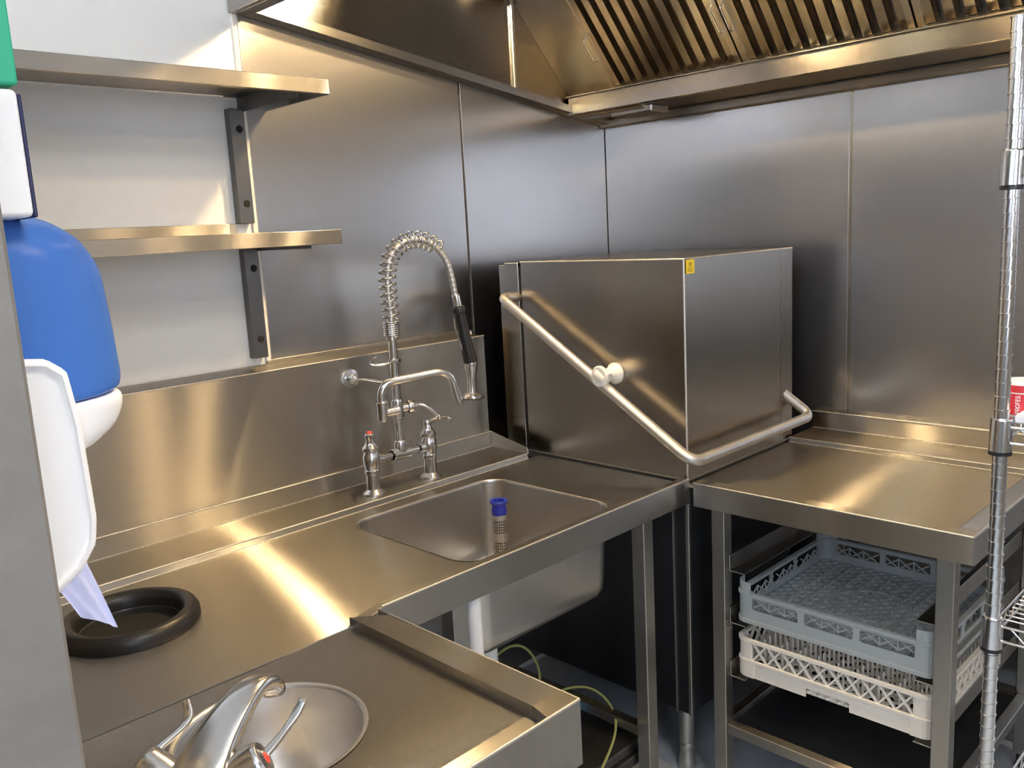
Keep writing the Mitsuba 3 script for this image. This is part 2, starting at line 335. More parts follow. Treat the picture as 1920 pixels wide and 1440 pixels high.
# ================================================================ sink table
TB = thing('sink_table', 'long stainless steel sink table with a rectangular bowl along the left wall', 'sink table')
TXR = -.745
bowl_poly = sg.box(-1.495 + .06, -.80 + .06, -1.0 - .06, -.355 - .06).buffer(.06, 12)
RC = np.array([-2.088, -.511]); RR = .118
deck = sg.box(PX + .002, -.845, TXR, -.299).difference(bowl_poly).difference(sg.Point(*RC).buffer(RR - .03, 32))
obj('worktop', extr(deck, .880, .885), 'steel', TB, grain='x')
obj('tap_ledge', extr_axis(sg.Polygon([(-.299, .884), (-.294, .900), (-.129, .900), (-.129, .880), (-.299, .880)]), PX + .002, SX, 'x'), 'steel', TB, grain='x')
obj('upstand', [cbox(PX + .002, SX, -.135, -.1315, .898, .950, .0012)], 'steel', TB, grain='x')
obj('end_upstand', extr_axis(sg.Polygon([(-.132, .9), (-.132, .952), (-.292, .918), (-.298, .9)]), SX, SX + .004, 'x'), 'steel', TB, grain='y')
obj('front_rim', [extr_axis(sg.Polygon([(-.802, .885), (-.820, .8985), (-.824, .900), (-.842, .900), (-.846, .8975), (-.846, .880), (-.802, .880)]), -1.735, TXR, 'x'),
                  hull([(-1.735, y, z) for y, z in ((-.802, .885), (-.820, .8985), (-.824, .900), (-.842, .900), (-.846, .8975), (-.846, .88), (-.802, .88))] + [(-1.80, y, z) for y, z in ((-.820, .8855), (-.846, .8855), (-.846, .88), (-.82, .88))])], 'steel', TB, grain='x')
obj('fascia', [cbox(-1.764, TXR, -.847, -.844, .832, .898, .001), cbox(-1.764, TXR, -.844, -.825, .832, .835, 0)], 'steel', TB, grain='x')
def edge_rod(parent, pts, r=.0022): obj('highlight_rod', tube(pts, r, 10), 'satin', parent, smooth=True)  # thin satin rods added along folds and edges to draw bright highlight lines
edge_rod(TB, [(PX + .004, -.1345, .9495), (SX, -.1345, .9495)])
edge_rod(TB, [(PX + .004, -.1335, .9005), (SX, -.1335, .9005)], .0018)
edge_rod(TB, [(PX + .004, -.2935, .8990), (SX, -.2935, .8990)])
edge_rod(TB, [(PX + .004, -.2995, .8852), (SX, -.2995, .8852)], .0014)
edge_rod(TB, [(-1.755, -.8445, .8985), (TXR, -.8445, .8985)], .0024)
edge_rod(SPL, [(PX + .004, -.1300, SPZ), (SX, -.1300, SPZ)], .0024)
# bowl: a pressed shell
def shell_bowl():
    rings = []
    def ring(inset, z, r):
        p = sg.box(-1.495 + inset + r, -.80 + inset + r, -1.0 - inset - r, -.355 - inset - r)
        out = []
        for cx, cy, a0 in ((p.bounds[2], p.bounds[3], 0), (p.bounds[0], p.bounds[3], 90), (p.bounds[0], p.bounds[1], 180), (p.bounds[2], p.bounds[1], 270)):
            for a in np.linspace(a0, a0 + 90, 9): out.append((cx + r * math.cos(math.radians(a)), cy + r * math.sin(math.radians(a)), z))
        return np.array(out)
    spec = [(-.004, .8862, .064), (0, .8858, .06), (.002, .884, .058), (.003, .878, .057), (.010, .70, .055), (.014, .672, .052), (.024, .656, .046), (.04, .648, .036), (.12, .644, .03)]
    rings = [ring(*s) for s in spec]
    n = len(rings[0]); v = np.vstack(rings + [[(-1.2475, -.5775, .640)]]); f = []
    for i in range(len(rings) - 1):
        for k in range(n):
            k2 = (k + 1) % n; f += [(i * n + k, (i + 1) * n + k, (i + 1) * n + k2), (i * n + k, (i + 1) * n + k2, i * n + k2)]
    L = len(rings) - 1
    for k in range(n): f.append((L * n + k, len(v) - 1, L * n + (k + 1) % n))
    return trimesh.Trimesh(v, f, process=False)
obj('bowl', shell_bowl(), 'bowl_steel', TB, smooth=50)
for x in (-.912, -1.555):
    obj('leg', cbox(x - .02, x + .02, -.832, -.792, .05, .832, .002), 'steel', TB, grain='z')
    obj('foot', lathe([(.001, 0), (.02, 0), (.022, .01), (.016, .02), (.016, .055), (.001, .055)], (x, -.812, 0)), 'black_plastic', TB)
for x in (-.912, -2.2):
    obj('leg', cbox(x - .02, x + .02, -.19, -.15, .05, .88, .002), 'steel', TB, grain='z')
SHZ = .16
obj('undershelf', [cbox(-2.2, -.85, -.785, -.19, SHZ - .03, SHZ, .002), cbox(-.86, -.835, -.785, -.19, SHZ - .03, SHZ + .03, .002)], 'steel_dark', TB, grain='x')
obj('side_rail', cbox(-.927, -.897, -.792, -.19, .215, .245, .002), 'steel', TB, grain='y')

# scrap chute ring, strainer
RG = thing('scrap_chute', 'black rubber ring around the round scrap hole in the worktop below the blue paper', 'scrap ring')
prof = [(RR - .028, .872), (RR - .028, .900), (RR - .020, .912), (RR - .010, .916), (RR, .912), (RR + .006, .902), (RR + .007, .890), (RR + .005, .8855)]
obj('ring', lathe(prof, (RC[0], RC[1], 0), n=56), 'black_rubber', RG, smooth=60)
obj('chute', lathe([(RR - .030, .884), (RR - .034, .875), (.0005, .874)], (RC[0], RC[1], 0), n=40), 'black_hole', RG)

ST = thing('bowl_strainer', 'perforated steel standpipe strainer with a dark blue cap standing in the sink bowl', 'strainer')
sx, sy = -1.180, -.565
def strainer_wall():
    r, h0, h1, na = .0190, .642, .872, 24; out = []
    solid = [(h0, .66), (.745, .758), (.795, .816), (.852, .872)]
    for a, b in solid: out.append(lathe([(r, a), (r, b)], (sx, sy, 0), n=na))
    for a, b in ((.66, .745), (.758, .795), (.816, .852)):
        nz = max(3, int((b - a) / .0072)); z = a; dz = (b - a) / nz
        for k in range(nz): out.append(lathe([(r, z), (r, z + dz * .42)], (sx, sy, 0), n=na)); z += dz
        for k in range(na):
            t0, t1 = 2 * np.pi * k / na, 2 * np.pi * (k + .42) / na
            q = [(sx + r * math.cos(t), sy + r * math.sin(t), zz) for t, zz in ((t0, a), (t1, a), (t1, b), (t0, b))]
            out.append(trimesh.Trimesh(np.array(q), [(0, 1, 2), (0, 2, 3)], process=False))
    return cat(out)
obj('tube', strainer_wall(), 'satin', ST, smooth=False)
obj('core', lathe([(.0155, .645), (.0155, .865)], (sx, sy, 0), n=20), 'black_hole', ST)
obj('cap', lathe([(.0195, .866), (.0195, .880), (.0180, .884), (.0180, .892), (.0225, .896), (.0235, .900), (.0220, .903), (.0150, .902), (.0130, .888), (.0005, .888)], (sx, sy, 0), n=32), 'blue_deep', ST)
# ================================================================ pre-rinse tap
FA = thing('rinse_tap', 'tall chrome spring-neck rinse tap with a black spray handle behind the sink bowl', 'tap')
FY, FXL, FXR, FXC = -.24, -1.331, -1.133, -1.232
for i, x in enumerate((FXL, FXR)):
    V = obj('valve', [lathe([(.0005, .9), (.030, .9), (.030, .904), (.024, .909), (.0185, .914), (.0180, .955), (.0205, .957), (.0205, .966), (.0190, .968), (.0215, .978), (.0235, .992), (.0230, 1.004), (.0185, 1.016), (.0225, 1.020), (.0225, 1.028), (.0170, 1.034), (.0115, 1.042), (.0105, 1.054), (.0005, 1.056)], (x, FY, 0), n=28)], 'chrome', FA, smooth=35)
    if i == 0:
        obj('knob', lathe([(.0005, .014), (.010, .013), (.0125, .009), (.0125, 0)], (x, FY, 1.053), n=20), 'chrome', V)
        obj('cap', lathe([(.0005, .0185), (.007, .0175), (.008, .0135)], (x, FY, 1.053), n=20), 'red_dot', V, label='small red cap on the hot valve')
        lev = smooth_path([(x, FY, 1.056), (x - .02, FY - .03, 1.060), (x - .035, FY - .055, 1.056)], 10)
    else:
        obj('cap', lathe([(.0005, .012), (.009, .012), (.011, .008), (.011, 0)], (x, FY, 1.053), n=20), 'chrome', V)
        lev = smooth_path([(x, FY, 1.058), (x + .03, FY - .01, 1.064), (x + .066, FY - .02, 1.058), (x + .070, FY - .021, 1.048)], 14)
    obj('lever', tube(lev, np.linspace(.0065, .0045, len(lev)), 10), 'chrome', V)
obj('bridge', [tube([(FXL, FY, .990), (FXR, FY, .990)], .0095, 16), lathe([(.0145, -.03), (.0165, -.028), (.0165, .028), (.0145, .03)], (FXC, FY, .990), (1, 0, 0), 20),
               lathe([(.0145, 0), (.0145, .02)], (FXL + .016, FY, .990), (1, 0, 0), 18), lathe([(.0145, 0), (.0145, .02)], (FXR - .036, FY, .990), (1, 0, 0), 18)], 'chrome', FA)
obj('riser', [tube([(FXC, FY, .985), (FXC, FY, 1.36)], .0115, 18), lathe([(.0165, .995), (.0175, 1.0), (.0175, 1.022), (.0135, 1.028)], (FXC, FY, 0)),
              lathe([(.0135, 1.088), (.017, 1.092), (.017, 1.135), (.0135, 1.142)], (FXC, FY, 0))], 'chrome', FA, smooth=40)
dd = np.array([.9565, -.2916, 0]); dn = np.array([-.2916, -.9565, 0])
def fpz(a, z, off=0.0): return (FXC + dd[0] * a + dn[0] * off, FY + dd[1] * a + dn[1] * off, z)
# coil spring round the hose
hose = smooth_path([fpz(0, 1.315), fpz(0, 1.40), fpz(.0, 1.47), fpz(.018, 1.53), fpz(.055, 1.560), fpz(.095, 1.565), fpz(.135, 1.550), fpz(.165, 1.518), fpz(.186, 1.455), fpz(.200, 1.375)], 120)
obj('hose', tube(hose, .0088 + .0007 * np.sin(np.arange(120) * 2.1), 14), 'satin', FA, smooth=True)
def coil(path, turns, R, r, n=22):
    s = np.r_[0, np.cumsum(np.linalg.norm(np.diff(path, axis=0), axis=1))]; s /= s[-1]
    tt = np.linspace(0, 1, turns * n); P = np.stack([np.interp(tt, s, path[:, k]) for k in range(3)], 1)
    tan = np.gradient(P, axis=0); tan /= np.linalg.norm(tan, axis=1, keepdims=True)
    A = np.tile(dn, (len(P), 1)); A -= tan * np.einsum('ij,ij->i', A, tan)[:, None]; A /= np.linalg.norm(A, axis=1, keepdims=True); B = np.cross(tan, A)
    th = tt * turns * 2 * np.pi
    return tube(P + R * (np.cos(th)[:, None] * A + np.sin(th)[:, None] * B), r, 7)
obj('spring', [coil(hose[8:82], 17, .0215, .0034), coil(np.array([fpz(0, 1.312 + .04 * k / 9) for k in range(10)]), 7, .0200, .0030)], 'chrome', FA, smooth=True)
obj('spring_collar', lathe([(.012, 1.300), (.0165, 1.303), (.0165, 1.352), (.012, 1.355)], (FXC, FY, 0)), 'bright', FA)
hk = smooth_path([fpz(.018, 1.247), fpz(-.012, 1.247, .022), fpz(-.05, 1.243, .022), fpz(-.068, 1.246, .012), fpz(-.060, 1.258, .004), fpz(-.05, 1.262, .002)], 22)
obj('hook', [tube(hk, .0038, 8), lathe([(.013, 1.240), (.017, 1.241), (.017, 1.253), (.013, 1.254)], (FXC, FY, 0))], 'chrome', FA)
obj('wall_arm', [tube([(-1.300, -.135, 1.199), (FXC, FY + .004, 1.182)], .0065, 12), lathe([(.0005, 0), (.026, 0), (.026, .004), (.012, .006), (.0115, .012), (.014, .014), (.014, .026), (.009, .028), (.0005, .032)], (-1.302, -.131, 1.200), (0, -1, 0), 28)], 'chrome', FA, smooth=35)
# swing spout
spo = fillet([fpz(-.047, 1.105, .012), fpz(-.047, 1.190, .012), fpz(.155, 1.205, .012), fpz(.178, 1.112, .012)], .042, 10)
obj('spout', [tube(spo, .0118, 18), lathe([(.0125, 0), (.0135, .004), (.0135, .016), (.0125, .02)], spo[0] + np.array([0, 0, .02]), (0, 0, 1), 20), lathe([(.012, -.006), (.0125, 0), (.0125, .014)], spo[-1], spo[-2] - spo[-1], 18)], 'chrome', FA, smooth=40)
obj('side_valve', [tube([fpz(-.047, 1.108, .012), fpz(.0, 1.113, .012)], .012, 16), tube([fpz(.0, 1.113), fpz(.040, 1.116)], .0125, 16), lathe([(.016, 0), (.018, .004), (.018, .018), (.012, .026), (.0005, .027)], fpz(.030, 1.1155), tuple(dd), 20),
                   lathe([(.0005, 1.088), (.012, 1.089), (.0150, 1.093), (.0150, 1.128), (.0165, 1.130), (.0165, 1.140), (.0125, 1.143)], (fpz(-.047, 0, .012)[0], fpz(-.047, 0, .012)[1], 0), n=20)], 'chrome', FA, smooth=40)
sv = smooth_path([fpz(.052, 1.117), fpz(.072, 1.116, .01), fpz(.098, 1.092, .018), fpz(.112, 1.078, .02)], 14)
obj('lever', [tube(sv, np.linspace(.006, .0045, 14), 10), lathe([(.0005, -.007), (.005, -.005), (.007, 0), (.005, .005), (.0005, .007)], sv[-1], (1, 0, 0), 14)], 'chrome', FA)
# spray gun
h0, h1 = np.array(fpz(.200, 1.375)), np.array(fpz(.228, 1.215)); ax = (h1 - h0) / np.linalg.norm(h1 - h0)
G = obj('spray_handle', lathe([(.0005, 0), (.0165, 0), (.0185, .004), (.0185, .014), (.015, .018), (.0155, .03), (.0170, .12), (.0195, .13), (.0195, .16), (.0005, .162)], h0, ax, 24), 'black_rubber', FA, smooth=40)
obj('hose_collar', lathe([(.0105, -.035), (.0125, -.03), (.0125, -.002), (.010, 0)], h0, ax, 18), 'chrome', G)
h2 = np.array(fpz(.226, 1.119))
obj('nozzle', [lathe([(.0005, -.004), (.0180, -.002), (.0190, .010), (.0150, .028), (.0125, .05), (.0135, .075), (.015, .09)], h1, h2 - h1, 22), lathe([(.0005, .012), (.010, .012), (.024, .008), (.034, .001), (.034, -.005), (.026, -.010), (.0005, -.010)], h2, (.12, .05, 1), 28)], 'chrome', G, smooth=40)
obj('trigger', tube(smooth_path([h0 + ax * .03 - dd * .020, h0 + ax * .07 - dd * .022, h0 + ax * .115 - dd * .016, h1 - dd * .014, h1 + ax * .018 - dd * .018, h1 + ax * .03 - dd * .008], 20), .0030, 8), 'chrome', G)

# ================================================================ dishwasher
DW = thing('hood_dishwasher', 'brushed steel pass-through hood dishwasher with a long tube handle standing in the corner', 'dishwasher')
DX0, DX1, DY0, DY1 = -.735, -.155, -.835, -.245
HD = obj('hood', cbox(DX0, DX1, DY0, DY1, .893, 1.480, .0025), 'steel_fine', DW, grain='z')
obj('rear_fold', cbox(DX1 - .075, DX1 - .072, DY0 - .0015, DY0 + .001, .90, 1.474, .0005), 'steel_fine', HD, grain='z')
obj('corner_edge', cbox(DX0 - .0015, DX0 + .004, DY0 - .0015, DY0 + .004, .895, 1.477, .0015), 'satin', HD)
obj('top_lip', [cbox(DX0 - .001, DX0 + .006, DY0 - .001, DY1, 1.476, 1.482, .002), cbox(DX0 - .001, DX1, DY0 - .001, DY0 + .006, 1.476, 1.482, .002)], 'satin', HD)
obj('rear_column', [cbox(DX0 + .003, DX0 + .05, -.232, -.172, .893, 1.478, .002), cbox(DX0 + .03, DX1, -.232, -.12, .893, 1.470, .002)], 'steel_fine', DW, grain='z')
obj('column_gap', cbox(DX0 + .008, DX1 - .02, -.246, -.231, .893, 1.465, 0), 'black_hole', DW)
obj('base_cabinet', cbox(DX0 + .004, DX1, DY0 + .006, -.12, .20, .868, .003), 'black_plastic', DW)  # steel cabinet coloured black: its dark reflections are put into the colour
obj('base_frame', [cbox(DX0, DX1, DY0, -.12, .868, .8935, .002), cbox(DX0, DX0 + .012, DY0, DY0 + .012, .20, .868, .002)], 'steel', DW, grain='z')
obj('edge_strip', cbox(DX0 - .001, DX0 + .005, DY0 + .050, DY0 + .053, .20, .868, 0), 'satin', DW)
for x, y in ((DX0 + .045, DY0 + .05), (DX1 - .05, DY0 + .05)):
    obj('foot', lathe([(.0005, 0), (.024, 0), (.026, .012), (.024, .03), (.019, .06), (.021, .065), (.021, .08), (.019, .085), (.021, .09), (.024, .2), (.0005, .2)], (x, y, 0)), 'steel_round', DW, smooth=40)
bar = fillet([(DX0 + .02, -.205, 1.345), (-.790, -.212, 1.382), (-.795, -.555, 1.192), (-.795, -.895, .962), (-.60, -.898, .940), (-.165, -.898, .962), (-.195, -.830, 1.035)], .035, 8)
bar = fillet([(DX0 + .01, -.222, 1.372), (-.795, -.215, 1.378), (-.795, -.893, .962), (-.150, -.897, .966), (-.200, -.826, 1.040)], .045, 8)
obj('handle_bar', tube(bar, .0150, 18), 'satin', DW, smooth=40)
kc = np.array([-.795, -.603, 1.166]); t = np.array([0, -.678, -.416]); t /= np.linalg.norm(t)
obj('roller', lathe([(.0155, -.038), (.027, -.038), (.030, -.034), (.030, -.028), (.020, -.014), (.018, 0), (.020, .014), (.030, .028), (.030, .034), (.027, .038), (.0155, .038)], kc + np.array([.022, 0, .0]), np.array([1.0, -.05, .0]), 28), 'off_white', DW, smooth=40)
obj('roller_clip', hull(np.vstack([lathe([(.021, -.018), (.021, .018)], kc, t, 20).vertices])), 'off_white', DW, smooth=40)
YS = obj('sticker', cbox(-.728, -.690, DY0 - .0025, DY0 - .0015, 1.441, 1.477, 0), 'yellow_vinyl', DW, label='small yellow sticker near the top corner')
obj('sticker_print', [cbox(-.722, -.698, DY0 - .0030, DY0 - .0025, z, z + .0022, 0) for z in (1.446, 1.4505, 1.455)] + [cbox(-.716, -.702, DY0 - .0030, DY0 - .0025, 1.460, 1.470, 0)], 'yellow_ink', YS)

# ================================================================ outlet table
OT = thing('outlet_table', 'stainless steel outlet table with rack runners to the right of the dishwasher', 'table')
OX0, OX1, OY0, OY1 = -.770, -.0065, -1.557, -.842
obj('worktop', cbox(OX0 + .02, OX1 - .05, OY0 + .03, OY1, .877, .885, .001), 'steel', OT, grain='y')
obj('rear_ledge', [cbox(OX1 - .185, OX1, OY0, OY1, .885, .900, .002)], 'steel', OT, grain='y')
obj('upstand', [cbox(OX1 - .026, OX1 - .022, OY0, OY1, .898, .953, .001), cbox(OX1 - .026, OX1, OY0, OY1, .949, .954, .0015)], 'steel', OT, grain='y')
obj('front_rim', extr_axis(sg.Polygon([(OX0 + .055, .885), (OX0 + .045, .8985), (OX0 + .040, .900), (OX0 + .004, .900), (OX0, .897), (OX0, .88), (OX0 + .055, .88)]), OY0, OY1 - .033, 'y'), 'steel', OT, grain='y')
obj('side_rim', extr_axis(sg.Polygon([(OY0 + .055, .885), (OY0 + .045, .8985), (OY0 + .040, .900), (OY0 + .004, .900), (OY0, .897), (OY0, .88), (OY0 + .055, .88)]), OX0 + .001, OX1 - .18, 'x'), 'steel', OT, grain='x')
obj('fascia', [cbox(OX0 - .001, OX0 + .002, OY0, OY1 - .033, .836, .898, .001), cbox(OX0, OX0 + .02, OY0, OY1 - .033, .836, .839, 0)], 'steel', OT, grain='y')
obj('side_fascia', cbox(OX0 - .001, OX1, OY0 - .002, OY0 + .001, .836, .898, .001), 'steel', OT, grain='x')
legxy = [(-.737, -.938), (-.737, -1.498), (-.09, -.938), (-.09, -1.498)]
for x, y in legxy:
    obj('leg', cbox(x - .019, x + .019, y - .019, y + .019, .05, .838, .002), 'steel', OT, grain='z')
    obj('foot', lathe([(.0005, 0), (.018, 0), (.020, .01), (.014, .02), (.014, .055), (.0005, .055)], (x, y, 0)), 'black_plastic', OT)
RUN = (.665, .520, .368)
for z in RUN:
    for s, yy in ((-1, -.958), (1, -1.478)):
        obj('runner', [cbox(-.735, -.09, yy, yy + s * .045, z, z + .003, .0005), cbox(-.735, -.09, yy, yy + s * .003, z, z + .045, .0005)], 'steel', OT, grain='x')
obj('rail', cbox(-.752, -.722, -1.48, -.957, .205, .235, .002), 'steel', OT, grain='y')
obj('rail', cbox(-.105, -.075, -1.48, -.957, .205, .235, .002), 'steel', OT, grain='y')
for y in (-.938, -1.498): obj('rail', cbox(-.718, -.109, y - .014, y + .014, .205, .235, .002), 'steel', OT, grain='x')

edge_rod(OT, [(OX0 + .001, OY1 - .033, .8985), (OX0 + .001, OY0 + .001, .8985)], .0024)
edge_rod(OT, [(OX0 + .001, OY0 + .001, .8985), (OX1 - .01, OY0 + .001, .8985)], .0024)
edge_rod(OT, [(OX1 - .185, OY1 - .002, .8995), (OX1 - .185, OY0 + .01, .8995)], .0018)
edge_rod(OT, [(OX1 - .186, OY1 - .002, .8853), (OX1 - .186, OY0 + .05, .8853)], .0014)
edge_rod(OT, [(OX1 - .0265, OY1, .9535), (OX1 - .0265, OY0, .9535)], .003)
edge_rod(OT, [(OX1 - .0275, OY1, .9005), (OX1 - .0275, OY0, .9005)], .0016)
obj('undershelf', cbox(-.72, -.10, -1.484, -.952, .214, .220, .001), 'black_plastic', OT)
# ---- dishwasher racks: built about their own centre, 0.5 x 0.5 m, floor at z = 0
def four(side):                                                # side: polygon in (u, z), u from -.25 to .25, on the face at v = -.25
    out = []
    base = extr_axis(side, -.25, -.2465, 'y')
    for k in range(4): out.append(rotz(base, 90 * k))
    return cat(out)
def bars(segs, r):                                             # thin square bars (u0, z0, u1, z1)
    g = [sg.LineString([(a, b), (c, d)]).buffer(r, cap_style=2) for a, b, c, d in segs]
    return unary_union(g)
def corner_posts(z0, z1, w=.042, t=.0035):
    out = []
    for k in range(4):
        arc = [(-.25 + w, -.25), (-.25 + .03, -.25)] + [(-.22 - .03 * math.sin(a), -.22 - .03 * math.cos(a)) for a in np.linspace(0, np.pi / 2, 8)] + [(-.25, -.25 + w)]
        out.append(rotz(extr(sg.LineString(arc).buffer(t / 2, cap_style=2), z0, z1), 90 * k))
    return out
def base_grid(z, pitch, r, diag=True):
    L = .243; sq = sg.box(-L, -L, L, L); seg = []
    for c in np.arange(-2 * L, 2 * L + 1e-6, pitch):
        seg += [sg.LineString([(-2 * L, c - 2 * L), (2 * L, c + 2 * L)]), sg.LineString([(-2 * L, c + 2 * L), (2 * L, c - 2 * L)])]
    g = unary_union([s.intersection(sq).buffer(r, cap_style=2) for s in seg if s.intersects(sq)])
    return extr(g, z, z + .006)
RKX, RKY = -.480, -1.2255
def place(mesh, z): return moved(mesh, (RKX, RKY, z))
R1 = thing('dish_rack', 'grey open plastic dishwasher rack, upper one on the runners of the outlet table', 'rack')
side = sg.box(-.212, .002, .212, .082)
for a, b in ((-.205, -.078), (-.062, .062), (.078, .205)): side = side.difference(sg.box(a + .006, .038 + .006, b - .006, .070 - .006).buffer(.006))
z1 = .534
obj('wall_band', place(four(side), z1), 'grey_plastic', R1)
for q in corner_posts(.002, .110): obj('corner_post', place(q, z1), 'grey_plastic', R1, smooth=40)
rim = sg.LinearRing([(-.252, -.252), (.252, -.252), (.252, .252), (-.252, .252)])
obj('rim', place(cat([extr(sg.box(-.254, -.254, .254, .254).buffer(-.03).buffer(.03).difference(sg.box(-.242, -.242, .242, .242).buffer(-.026).buffer(.026)), .076, .083),
                      extr(sg.box(-.254, -.254, .254, .254).buffer(-.03).buffer(.03).difference(sg.box(-.247, -.247, .247, .247).buffer(-.026).buffer(.026)), .0, .010)]), z1), 'grey_plastic', R1, smooth=30)
segs = []
for a, b in ((-.205, -.078), (-.062, .062), (.078, .205)):
    w = (b - a) / 3
    for k in range(3): segs += [(a + k * w, .040, a + (k + 1) * w, .068), (a + k * w, .068, a + (k + 1) * w, .040)]
    for k in (1, 2): segs.append((a + k * w, .038, a + k * w, .070))
inner = []
for k in range(4): inner.append(rotz(extr_axis(bars(segs, .0017), -.238, -.2355, 'y'), 90 * k))
obj('lattice', place(cat(inner), z1), 'grey_plastic', R1)
obj('base_grid', place(cat([base_grid(.012, .034, .0042), extr(sg.box(-.243, -.243, .243, .243).difference(sg.box(-.205, -.205, .205, .205)), .010, .014), extr(sg.Point(0, 0).buffer(.10, 24).difference(sg.Point(0, 0).buffer(.092, 24)), .012, .022)]), z1), 'grey_plastic', R1)
stuff(obj('ribs', place(cat([cbox(x, x + .03, y, y + .003, .016, .026, 0) for x in np.arange(-.22, .19, .042) for y in np.arange(-.22, .22, .04)]), z1), 'grey_plastic', R1, smooth=False))

R2 = thing('dish_rack', 'cream plate rack with a diamond lattice side, lower one on the outlet table runners', 'rack')
z2 = .382
low = sg.box(-.216, .0, .216, .046).difference(sg.box(-.056, -.01, .056, .024).buffer(-.004).buffer(.004))
obj('wall_band', place(cat([four(low), cat([rotz(cbox(-.066, .066, -.236, -.232, .002, .046, 0), 90 * k) for k in range(4)])]), z2), 'cream_plastic', R2)
for q, q2 in zip(corner_posts(.0, .105), corner_posts(.0, .048, .05, .006)): obj('corner_post', place(cat([q, q2]), z2), 'cream_plastic', R2, smooth=40)
sq = sg.box(-.254, -.254, .254, .254).buffer(-.03).buffer(.03)
obj('rim', place(cat([extr(sq.difference(sg.box(-.244, -.244, .244, .244).buffer(-.026).buffer(.026)), .098, .107), extr(sq.difference(sg.box(-.246, -.246, .246, .246).buffer(-.026).buffer(.026)), .043, .049)]), z2), 'cream_plastic', R2, smooth=30)
segs = []; w = .41 / 10
for k in range(10):
    a = -.205 + k * w; segs += [(a, .047, a + w, .100), (a, .100, a + w, .047)]
segs += [(-.207, .046, -.207, .1), (.207, .046, .207, .1)]
for k in range(4):
    obj('lattice', place(rotz(extr_axis(bars(segs, .0022), -.2495, -.243, 'y'), 90 * k), z2), 'cream_plastic', R2)
obj('base_grid', place(base_grid(.008, .05, .004), z2), 'cream_plastic', R2)
stuff(obj('tines', place(cat([lathe([(.0042, .01), (.0030, .095), (.0005, .098)], (x, y, 0), n=6) for x in np.arange(-.21, .22, .028) for y in np.arange(-.21, .22, .05)]), z2), 'cream_plastic', R2))

# ================================================================ hand wash unit, bottom left
HW = thing('hand_wash_counter', 'stainless counter with a round hand basin and raised right edge at the bottom left', 'counter')
BC = np.array([-2.096, -1.036]); BR = .133
hz = .882
obj('worktop', extr(sg.box(PX + .002, -1.33, -1.80, -.8475).difference(sg.Point(*BC).buffer(BR, 48)), hz - .006, hz), 'steel', HW, grain=(0.35, 1, 0))
obj('raised_edge', extr(sg.Polygon([(-1.823, -.838), (-1.772, -.884), (-1.766, -1.337), (-1.826, -1.337)]), .873, .900), 'steel', HW, grain='y')
obj('front_edge', [cbox(PX + .002, -1.766, -1.338, -1.29, hz - .006, .8835, .001), extr(sg.Polygon([(-1.826, -1.300), (-1.835, -1.338), (-1.766, -1.338), (-1.766, -1.300)]), .88, .9003)], 'steel', HW, grain='x')
edge_rod(HW, [(-1.7675, -.884, .8985), (-1.7675, -1.337, .8985)], .0022)
edge_rod(HW, [(-1.7675, -1.3375, .8985), (PX + .004, -1.3375, .8985)], .0026)
obj('front_fascia', cbox(PX + .002, -1.766, -1.339, -1.336, .795, .8995, .001), 'steel', HW, grain='x')
obj('side_fascia', cbox(-1.769, -1.766, -1.336, -.85, .795, .8985, .001), 'steel', HW, grain='y')
obj('basin', lathe([(BR + .006, hz + .0012), (BR, hz + .0008), (BR - .003, hz - .004), (BR - .008, hz - .05), (BR - .018, hz - .095), (BR - .04, hz - .125), (BR - .07, hz - .138), (.022, hz - .142), (.02, hz - .150), (.0005, hz - .150)], (BC[0], BC[1], 0), n=64), 'basin_steel', HW, smooth=60)
MT = thing('mixer_tap', 'chrome mixer tap with two small levers leaning over the round hand basin', 'tap')
e1 = np.array([.7055, -.7067, 0]); e2 = np.array([.7067, .7055, 0])
mb = np.array([-2.255, -1.155, hz])
def mp(a, f, z): q = mb + e1 * a + e2 * f; return (q[0], q[1], hz + z)
sp = smooth_path([mp(.0, -.03, .0), mp(.0, -.01, .05), mp(.012, .04, .088), mp(.030, .085, .112), mp(.042, .115, .118), mp(.052, .138, .108), mp(.056, .146, .090)], 30)
def flat_sweep(path, wid, thick, n=16):
    t = np.gradient(path, axis=0); t /= np.linalg.norm(t, axis=1, keepdims=True); rings = []; th = np.arange(n) / n * 2 * np.pi
    for i, p in enumerate(path):
        a = e1 - t[i] * (e1 @ t[i]); a /= np.linalg.norm(a); b = np.cross(t[i], a)
        ce, se = np.cos(th), np.sin(th)
        rings.append(p + wid[i] * (np.sign(ce) * abs(ce) ** .7)[:, None] * a + thick[i] * (np.sign(se) * abs(se) ** .7)[:, None] * b)
    v = np.vstack(rings); N = len(path); f = []
    for i in range(N - 1):
        for k in range(n):
            k2 = (k + 1) % n; f += [(i * n + k, i * n + k2, (i + 1) * n + k2), (i * n + k, (i + 1) * n + k2, (i + 1) * n + k)]
    v = np.vstack([v, path[0], path[-1]])
    for k in range(n): k2 = (k + 1) % n; f += [(len(v) - 2, k2, k), (len(v) - 1, (N - 1) * n + k, (N - 1) * n + k2)]
    return trimesh.Trimesh(v, f, process=False)
obj('spout', flat_sweep(sp, np.interp(np.linspace(0, 1, 30), [0, .3, .7, 1], [.045, .036, .022, .015]), np.interp(np.linspace(0, 1, 30), [0, .4, .8, 1], [.03, .018, .011, .011])), 'chrome', MT, smooth=True)
obj('body', [lathe([(.0005, 0), (.034, 0), (.034, .006), (.028, .012), (.027, .05), (.0005, .055)], mb, n=28), tube([mp(-.055, -.01, .035), mp(.055, -.01, .035)], .022, 24)], 'chrome', MT, smooth=40)
